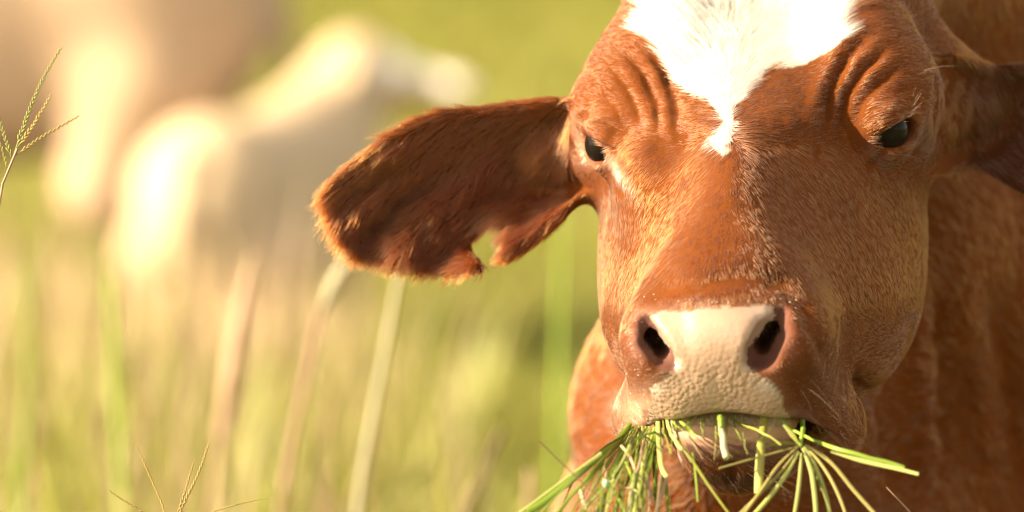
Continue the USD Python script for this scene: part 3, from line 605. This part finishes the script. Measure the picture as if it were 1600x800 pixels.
# tall seeding grass to the left, between the lens and the far cattle
tall = [(tuft(7, .52, .25, .0035, 0, 4), straw_m), (tuft(7, .48, .3, .004, 0, 5), green_m), (tuft(6, .56, .2, .003, 0, 6), pink_m), (tuft(8, .44, .4, .005, 0, 7), yellow_m), (tuft(8, .5, .25, .005, 0, 8), green_m), (tuft(8, .46, .3, .005, 0, 9), green_m)]
pos = spots(560, 5.4, 10.5, x0=-.105, x1=-.012)
field('tall_grass', 'blurred tall straw and green grass filling the lower left', 'grass', tall + [(tuft(9, .5, .3, .006, 0, 10), green_m), (tuft(9, .44, .3, .006, 0, 11), green_m)], pos, rng.uniform(.75, 1.2, len(pos)))
pos = np.vstack([spots(420, 6.5, 11.5, x0=-.03, x1=.03), spots(1500, 3.5, 6.6, x0=-.22, x1=.5)])  # nearer tufts stand unseen below the frame, added to block ground bounce
field('meadow_grass', 'soft green knee-high grass behind the red-brown cow, with unseen tufts added beside it to dim ground bounce', 'grass', [(tuft(12, .30, .5, .005, 0, 14), green_m), (tuft(12, .26, .6, .005, 0, 15), yellow_m)], pos, rng.uniform(.7, 1.25, len(pos)) * np.where(pos[:, 1] < 6.6, 1.45, 1))
pos = spots(100, 9.2, 11.0, x0=-.112, x1=-.03)
field('dry_grass', 'blurred tan dry grass standing before the far pale cattle', 'grass', [(tuft(8, .55, .22, .005, 0, 24), straw_m), (tuft(7, .6, .2, .005, 0, 26), dry_m), (tuft(7, .5, .3, .005, 0, 27), pink_m)], pos, rng.uniform(.7, 1.15, len(pos)))
lap('grass')

# ------------------------------------------------------------------ the cattle far behind, out of focus
def beast(pose):
    """A smaller cow in its own frame: x forward, z up; returns vertices, quads."""
    lie = pose['lie']; hz = .30 if lie else .82
    def f(p):
        d = ell(p, (0, 0, hz), (.72, .30, .33), n=2.3); d = smin(d, ell(p, (.45, 0, hz + .02), (.33, .27, .33)), .12); d = smin(d, ell(p, (-.52, 0, hz + .04), (.28, .28, .31)), .12)
        n0, n1, hd = np.array([.62, 0, hz + .10]), np.array(pose['poll']), np.array(pose['muzzle'])
        d = smin(d, cap(p, n0, n1, pose.get('neck', .21), pose.get('throat', .115)), .14)
        ax = (hd - n1) / np.linalg.norm(hd - n1); sd = np.cross([0, 0, 1], ax); sd /= np.linalg.norm(sd); upv = np.cross(ax, sd)
        hdm = smin(cap(p, n1, hd - ax * .06, .105, .062), ell(p, hd, (.055, .06, .055)), .05); hdm = smin(hdm, cap(p, n1 - upv * .06, n1 + ax * .16 - upv * .05, .07, .05), .05)
        d = smin(d, hdm, .05)
        for s_ in (-1, 1):
            b = n1 + sd * s_ * .10 + upv * .03; d = smin(d, ell(p, b + sd * s_ * .11 - upv * .01, (.045, .045, .045)), .02); d = smin(d, cap(p, b, b + sd * s_ * .18 - upv * .02, .035, .028), .03)
        if lie:
            for s_ in (-1, 1):
                d = smin(d, chain(p, [(.5, s_ * .2, .25), (.78, s_ * .22, .10), (.52, s_ * .22, .06)], [.12, .07, .05], .03), .05)
                d = smin(d, chain(p, [(-.5, s_ * .24, .25), (-.15, s_ * .34, .13), (-.5, s_ * .38, .06)], [.17, .09, .05], .03), .05)
        else:
            for s_ in (-1, 1):
                d = smin(d, chain(p, [(.46, s_ * .17, .62), (.48, s_ * .17, .34), (.46, s_ * .17, .05)], [.12, .06, .05], .03), .06)
                d = smin(d, chain(p, [(-.52, s_ * .17, .66), (-.46, s_ * .18, .48), (-.62, s_ * .18, .34), (-.58, s_ * .18, .05)], [.17, .11, .06, .05], .03), .06)
        d = smin(d, chain(p, [(-.78, 0, hz + .22), (-.86, .02, hz - .1), (-.84, .03, max(.12, hz - .5))], [.03, .022, .035]), .03)
        return d
    return surface(f, np.arange(-1.0, 1.75, .024), np.arange(-.6, .62, .024), np.arange(-.03, 1.75, .024), newton=1)
def place_beast(name, label, pose, loc, yaw, colour, k=1.0):
    v, q = beast(pose); n = vnormals(v, q); hd, n1 = np.array(pose['muzzle']), np.array(pose['poll'])
    c = colour(v, n); v = v * k; n1, hd = n1 * k, hd * k; t = thing(name, label, 'cow', loc=loc)
    cy, sy = math.cos(yaw), math.sin(yaw); R = np.array([[cy, -sy, 0], [sy, cy, 0], [0, 0, 1]])
    put(t, 'body', v @ R.T, q, skin_m, True, c, view=False)
    ax = (hd - n1) / np.linalg.norm(hd - n1); sd = np.cross([0, 0, 1], ax); sd /= np.linalg.norm(sd); upv = np.cross(ax, sd)
    for s_ in (-1, 1):
        e = trimesh.creation.icosphere(2, .02 * k); put(t, 'eye', (e.vertices + n1 + k * (ax * .12 + sd * s_ * .083 + upv * .03)) @ R.T, e.faces, eye_m, True, np.tile([.01, .008, .006], (len(e.vertices), 1)), view=False)
def seg_w(v, a, b, r): return np.clip(1.5 - cap(v, a, b, r) / .04, 0, 1)
CALF = dict(lie=False, poll=(.90, -.12, 1.25), muzzle=(1.00, -.50, 1.19), neck=.27, throat=.17); TAN = dict(lie=False, poll=(1.12, .0, .62), muzzle=(1.40, -.05, .32))
def calf_col(v, n):
    c = np.tile([.36, .275, .185], (len(v), 1)); c = mixc(c, seg_w(v, CALF['poll'], CALF['muzzle'], .10), (.34, .19, .09))
    ax = np.array(CALF['muzzle']) - CALF['poll']; t = (v - CALF['poll']) @ ax / (ax @ ax); return mixc(c, seg_w(v, CALF['poll'], CALF['muzzle'], .10) * (n[:, 2] > .1) * (t > -.1), (.78, .73, .64))
def tan_col(v, n): return np.tile([.31, .225, .155], (len(v), 1)) * (.85 + .3 * meshkit.fbm(v * 3, 3, 9))[:, None]
def far(px, D): d = to_world(P(px, 400, D - DIST)); return np.array([d[0], d[1], float(ground_z(d[0], d[1]))])
place_beast('cow', 'cream calf with a whitish face turned right, blurred in the pasture', CALF, far(398, 12.5), math.radians(75), calf_col, .60)
place_beast('cow', 'tan cow standing blurred behind the cream calf, cut by the upper left corner', TAN, far(-150, 13.2), math.radians(183), tan_col, 1.05)
lap('cattle')
# ------------------------------------------------------------------ grass in the mouth
MY = -.205
def blade(t, pts, w, m_, y=MY, name='blade', flat=.32, taper=(1, 1, .8), label=None, dy=-.02, root=None):
    q = np.array([P(x, y_, y + dy * k / max(1, len(pts) - 1)) for k, (x, y_) in enumerate(pts)])
    if root:      # out from between the lips, then forward over the chin
        q = smoothpath(q, 9); y0 = min(on_face(pts[0][0], min(pts[0][1], 640))[1] + .016, -.12)
        for k in range(9):
            u = np.clip(k / 4.5, 0, 1); u = u * u * (3 - 2 * u); x_, y_ = pix(q[k]); q[k] = P(x_, y_ - 7 * (k == 0), y0 + (q[k][1] - y0) * u)
        q[2:] += rng.normal(0, .00025, (7, 3)); 
    v, f = tube(q, np.array(taper) * w * .56 * S * .95, 7, flat)
    o = put(t, name, v, f, m_, 50, at=AT0)
    if label: o.SetCustomDataByKey('label', label)
    return o
AT0 = to_world(P(1010, 680, MY))
t = thing('grass_bunch', 'green and straw grass stalks hanging from the left side of the mouth', 'grass', loc=AT0)
for pts, w, m_, kw in [
    ([(985, 668), (915, 733), (826, 800)], 8.5, fresh_m, dict(taper=(.8, 1.0, 1.3))), ([(940, 708), (880, 752), (806, 806)], 6, pale_m, {}), ([(984, 676), (930, 733), (868, 806)], 6, fresh_m, {}), ([(990, 680), (950, 745), (906, 806)], 6, fresh_m, {}),
    ([(997, 674), (983, 694)], 4, brown_m, {}), ([(986, 690), (972, 722), (957, 745)], 4, pale_m, {}), ([(1012, 680), (1013, 740), (1015, 806)], 5, dry_m, {}),
    ([(1028, 666), (1030, 705), (1033, 730), (1041, 744)], 7, pale_m, {}), ([(1041, 742), (1035, 770), (1024, 806)], 5, dry_m, {}), ([(1006, 720), (998, 765), (990, 806)], 7, pale_m, {}), ([(993, 738), (987, 770), (982, 806)], 8, white_m, {}),
    ([(1020, 680), (1023, 740), (1025, 806)], 8, green_m, {'y': MY + .02}), ([(1034, 730), (1041, 766), (1046, 806)], 7, green_m, {'y': MY + .02}), ([(1027, 675), (1012, 678), (995, 686)], 4, fresh_m, {}),
    ([(842, 690), (891, 736), (923, 766), (970, 798)], 2, brown_m, dict(y=MY - .03)), ([(1008, 676), (1001, 715), (990, 750)], 5, dry_m, {}), ([(970, 696), (986, 718), (992, 738), (988, 765)], 3.5, dry_m, {}), ([(977, 722), (985, 740), (990, 756)], 4, fresh_m, {}),
    ([(958, 762), (968, 782), (977, 806)], 5, fresh_m, {}), ([(944, 770), (935, 788), (928, 806)], 5, dry_m, {}), ([(906, 764), (910, 780), (916, 796)], 5, white_m, {}), ([(1000, 676), (990, 705), (962, 745), (940, 806)], 5, yellow_m, {'y': MY + .01}), ([(1003, 678), (996, 720), (972, 770), (962, 806)], 5, green_m, {'y': MY + .012}),
    ([(1010, 674), (1004, 730), (1000, 806)], 6, green_m, {'y': MY + .014}), ([(995, 682), (975, 730), (950, 775), (935, 806)], 4, green_m, {'y': MY + .016}), ([(962, 775), (980, 762), (1000, 772)], 2.5, dry_m, {}), ([(940, 745), (948, 752), (960, 750)], 2.2, pale_m, {}), ([(1015, 684), (1008, 720), (1009, 760), (1004, 806)], 3, straw_m, {}), ([(942, 730), (947, 742), (945, 750)], 4, dry_m, {})]:
    blade(t, pts, w, m_, root=pts[0][1] < 690, **kw)
for k in range(64):
    x0 = rng.uniform(975, 1038); x1 = x0 - rng.uniform(-8, 110) * (1042 - x0) / 50 - rng.uniform(0, 25); y_ = MY + rng.uniform(-.012, .02)
    blade(t, [(x0, 672 + abs(1000 - x0) * .1), ((x0 + x1) / 2 + rng.normal(0, 9), 738 + rng.normal(0, 8)), (x1, 808)], rng.uniform(1.4, 4.2), [fresh_m, pale_m, fresh_m, yellow_m, straw_m, green_m][rng.integers(0, 6)], y_, root=True, flat=rng.uniform(.1, .3), taper=(.8, 1, rng.uniform(.2, .9)))
e = trimesh.creation.icosphere(2, 1.0); v = e.vertices * np.array([.0028, .0028, .0036]) + P(947, 756, MY - .03)
put(t, 'seed_pod', v, e.faces, mat('pod', {'p': ('principled_bsdf', {'base_color': (.17, .24, .13), 'roughness': .5})}, []), True, at=AT0)
AT0 = to_world(P(1070, 665, MY))
t = thing('grass_bunch', 'short thin green blades falling over the pale lower lip left of centre', 'grass', loc=AT0)
for pts, w, m_ in [([(1042, 660), (1052, 685), (1065, 702)], 5, pale_m), ([(1049, 660), (1056, 684)], 3, white_m), ([(1060, 656), (1075, 670), (1088, 683)], 4.5, fresh_m), ([(1036, 664), (1042, 690), (1050, 710)], 2.5, green_m), ([(1053, 680), (1081, 719), (1106, 757), (1140, 804)], 4, green_m), ([(1082, 706), (1087, 745), (1090, 784)], 3, fresh_m), ([(1055, 664), (1062, 690), (1080, 722)], 3, yellow_m), ([(1144, 660), (1183, 672), (1220, 695)], 3, green_m)]:
    blade(t, pts, w, m_, root=pts[0][1] < 670)
for k in range(16):
    x0 = rng.uniform(1040, 1235); ln = rng.uniform(18, 70); sl = rng.normal(0, 24)
    blade(t, [(x0, 656), (x0 + sl * .4, 656 + ln * .55), (x0 + sl, 656 + ln)], rng.uniform(1.3, 3), [fresh_m, green_m, straw_m, pale_m][rng.integers(0, 4)], MY + rng.uniform(-.01, .012), flat=.2, taper=(.9, 1, .2), root=True)
AT0 = to_world(P(1127, 655, MY))
t = thing('grass_stalk', 'short pale cut stalk sticking out under the middle of the nose', 'grass stalk', loc=AT0)
blade(t, [(1125, 650), (1129, 685), (1135, 717)], 8.5, white_m, MY - .012, name='stalk', flat=.9, taper=(.9, 1, 1.1), root=True, dy=-.015); blade(t, [(1125, 648), (1127, 668)], 9.5, fresh_m, MY - .012, name='sheath', flat=.95, root=True, dy=-.005)
AT0 = to_world(P(1190, 660, MY))
t = thing('grass_stalk', 'thick yellow-green stalk hanging straight down between lower lip and sedge', 'grass stalk', loc=AT0)
blade(t, [(1194, 656), (1190, 700), (1187, 766)], 12, yellow_m, MY, name='stalk', flat=.8, root=True); blade(t, [(1189, 696), (1186, 735), (1184, 772)], 13, pale_m, MY + .001, name='sheath', flat=.8)
AT0 = to_world(P(1250, 697, MY))
t = thing('sedge', 'sedge flower head with arching tan rays hanging from the right of the mouth', 'sedge', loc=AT0)
blade(t, [(1254, 660), (1253, 680), (1250, 698)], 7, fresh_m, MY - .004, name='stem', flat=.9, root=True, dy=-.008)
for pts, w in [([(1250, 697), (1183, 715), (1123, 732)], 3.4), ([(1246, 699), (1214, 730), (1192, 762), (1160, 806)], 5), ([(1246, 703), (1216, 742), (1191, 768), (1152, 806)], 5), ([(1248, 706), (1222, 750), (1176, 806)], 7), ([(1252, 708), (1249, 752), (1241, 806)], 6.2), ([(1254, 700), (1270, 750), (1275, 806)], 7.5), ([(1257, 698), (1281, 746), (1297, 806)], 6.6), ([(1257, 697), (1285, 728), (1305, 762), (1322, 806)], 5), ([(1257, 695), (1296, 721), (1334, 766), (1370, 806)], 6)]:
    k = rng.uniform(.5, 1.5)
    q = np.array([P(x, y_, MY - .008 - k * .02 * i / len(pts)) for i, (x, y_) in enumerate(pts)])
    q2 = smoothpath(q, 40); v, f = tube(q2, np.array([.5, .9, 1, 1, .9]) * w * .5 * S * .95, 7, .6, n=80)
    j_ = (np.arange(len(v)) // 7) % 2; ax_ = np.repeat(q2[np.linspace(0, 39, 80).round().astype(int)], 7, 0); v[:560] = ax_ + (v[:560] - ax_) * (1 + .16 * j_[:560, None])     # little scales along the ray
    put(t, 'ray', v, f, [bract_m, pale_m, dry_m][len(pts) % 2 if w > 5 else 0], 60, at=AT0)
for pts, w in [([(1224, 664), (1238, 680), (1249, 696)], 8), ([(1249, 695), (1222, 692), (1197, 699)], 6), ([(1262, 706), (1274, 735), (1283, 767)], 7), ([(1250, 697), (1228, 702), (1203, 690)], 3)]:
    blade(t, pts, w, green_m, MY + .002, name='leaf', flat=.15, taper=(.4, 1, .2))
AT0 = to_world(P(1217, 659, MY))
t = thing('grass_stalk', 'long green folded grass blade pointing right from the mouth corner', 'grass blade', loc=AT0)
blade(t, [(1215, 656), (1253, 679), (1309, 702), (1360, 716), (1413, 730)], 5.5, fresh_m, MY - .012, name='upper_blade', flat=.3, taper=(.7, .8, 1.1, .9), root=True); blade(t, [(1298, 706), (1355, 722), (1400, 732), (1435, 741)], 6, pale_m, MY - .03, name='lower_blade', flat=.3, taper=(.3, 1, .9, .7))
AT0 = to_world(P(1425, 820, MY)) * [1, 1, 0]
v, f = tube(np.array([P(1385, 761, -.16), P(1410, 785, -.16), P(1440, 818, -.155), P(1520, 960, -.14), P(1560, 1400, -.13), P(1570, 2700, -.1)]), np.array([.6, 1, 1.1, 1.2, 1.4, 1.5]) * .0007, 6)
tag(put(None, 'grass_stalk', v, f, dry_m, True), 'thin dry stalk tip at the bottom edge right of the sedge', 'grass stalk')

# ------------------------------------------------------------------ sharp seed heads beside the cow
def spike(t, pts, w, m1, m2, y, fuzz=1.0):
    q = smoothpath(np.array([P(x, y_, y) for x, y_ in pts]), 40)
    v, f = tube(q, np.array([.8, .8, .6, .3]) * .0006, 5, n=24)
    o = put(t, 'spike', v, f, m1, True, at=AT0); L_ = np.linalg.norm(np.diff(q, axis=0), axis=1).sum(); k = max(6, int(L_ / .0021)); parts = []
    e = trimesh.creation.icosphere(1, 1.0)
    for i in range(k):
        u = .12 + .86 * i / k; c = q[int(u * 39)] * (1 - (u * 39) % 1) + q[min(39, int(u * 39) + 1)] * ((u * 39) % 1)
        tg = q[min(39, int(u * 39) + 1)] - q[int(u * 39) - 1]; tg /= np.linalg.norm(tg); sd = np.cross(tg, [0, 1, 0]); sg = 1 if i % 2 else -1
        sz = w * S * .5 * (1 - .45 * u) * rng.uniform(.8, 1.15); ax_ = tg * .86 + sd * sg * .35
        R = np.stack([ax_, np.cross([0, 1, 0], ax_), [0, 1.0, 0]], 1); parts.append(((e.vertices * [sz * 1.9, sz * .62, sz * .62]) @ R.T + c + sd * sg * sz * .55 * fuzz, e.faces))
    v, f = join(parts); put(o, 'spikelets', v, f, m2, True, at=AT0)
seed_m = leaf_mat('seed_green', (0.198, 0.198, 0.055), .2); seed2_m = leaf_mat('seed_tan', (0.286, 0.198, 0.066), .2)
def head_stem(t, pts, y, r, m_): v, f = tube(np.array([P(x, y_, y) for x, y_ in pts]), np.array(r) * 1e-3, 7, n=40); put(t, 'stem', v, f, m_, True, at=AT0)
AT0 = to_world(P(-20, 2500, -.10))
t = thing('grass_seed_head', 'finger-like green seed head on a pinkish stem at the left edge', 'seed head', loc=AT0)
head_stem(t, [(-22, 2560), (-40, 1500), (-22, 600), (-4, 330), (8, 275), (18, 258), (27, 232)], -.10, [2.2, 1.8, 1.4, 1.1, .9], pink_m)
for pts, w, m2 in [([(22, 240), (36, 200), (60, 138), (99, 70)], 6, seed_m), ([(27, 230), (50, 198), (81, 145)], 6, seed2_m), ([(24, 243), (64, 215), (100, 194), (126, 180)], 5.2, seed2_m), ([(18, 246), (8, 215), (-4, 176)], 6, seed_m), ([(10, 262), (4, 235), (-8, 205)], 4, seed_m)]: spike(t, pts, w, seed_m, m2, -.10)
AT0 = to_world(P(262, 2500, -.09))
t = thing('grass_seed_head', 'straw-coloured finger seed head with spread spikes at the bottom left', 'seed head', loc=AT0)
head_stem(t, [(262, 2560), (250, 1500), (262, 1000), (266, 850), (268, 825)], -.09, [2.2, 1.8, 1.4, 1.0], dry_m)
for pts, w in [([(267, 832), (225, 800), (190, 780), (167, 764)], 5), ([(267, 830), (252, 785), (228, 730), (210, 690)], 4.6), ([(268, 830), (285, 780), (304, 717)], 5), ([(268, 830), (288, 785), (310, 740), (326, 692)], 6)]: spike(t, pts, w, seed2_m, seed2_m, -.09, .55)
AT0 = to_world(P(330, 2500, -.07))
t = thing('grass_seed_head', 'single thin arching spike leaning right at the bottom left', 'seed head', loc=AT0)
head_stem(t, [(268, 2560), (258, 1500), (266, 1000), (280, 850), (300, 815)], -.07, [2.0, 1.6, 1.2, .8], dry_m)
spike(t, [(296, 818), (332, 800), (380, 786), (426, 777)], 3.2, seed2_m, seed_m, -.07, .6)

# ------------------------------------------------------------------ single tall stems standing out of the blur
def ground_py(px, y):
    w = to_world(P(px, 400, y)); return to_view(np.array([w[0], w[1], 0.0]))
def stem(label, pts, D, w, m_, plume=None, group=None):
    y = D - DIST; q = [P(x, y_, y) for x, y_ in pts]; g = ground_py(pts[-1][0] * 1.5 - pts[0][0] * .5, y); q.append(g)
    a0 = to_world(g); t = thing('grass_stalk', label, 'grass stalk', group, loc=a0)
    r = w * .5e-3; v, f = tube(np.array(q), [r * .7, r, r, r * 1.1], 8, n=40); put(t, 'stem', v, f, m_, True, at=a0)
    if plume:
        n_, m2 = plume; q = np.array(q[:max(2, n_)]); v, f = tube(q, [r * .4, r * 1.9, r * 2.1, r * 1.2], 8, n=24)
        v = v + (meshkit.noise(v * 400)[:, None] - .5) * r * .8; put(t, 'plume', v, f, m2, True, at=a0)
for a_ in [('pinkish stem with a pale plume, leaning right, left of the cow\'s ear tip', [(548, 395), (505, 480), (485, 560), (455, 700), (438, 800)], 5.8, 7, pink_m, (2, white_m)),
    ('pale cream stem leaning right, just below the cow\'s big ear', [(630, 400), (604, 540), (585, 640), (560, 800)], 5.6, 9, white_m),
    ('dark brown slanting stem tip at the bottom, left of the cow\'s chest', [(782, 670), (757, 735), (730, 805)], 5.9, 8, brown_m), ('short tan stem tip at the bottom beside the cow\'s chest', [(829, 735), (826, 805)], 5.9, 9, dry_m),
    ('straight pale green stem rising behind the torn ear', [(880, 330), (872, 600), (866, 800)], 7.0, 9, fresh_m), ('pale green stem slanting right in the lower middle', [(715, 660), (660, 735), (600, 810)], 6.6, 7, yellow_m),
    ('broad straw plume standing between the tan grass and pink stem', [(395, 400), (372, 520), (345, 700), (335, 800)], 6.3, 10, straw_m, (3, dry_m)),
    ('bright yellow-green blade at the lower left', [(172, 430), (180, 600), (192, 805)], 6.5, 11, fresh_m), ('narrow yellow-green stem near the left border', [(38, 420), (45, 600), (30, 805)], 6.8, 9, fresh_m)]:
    stem(*a_)
lap('all')
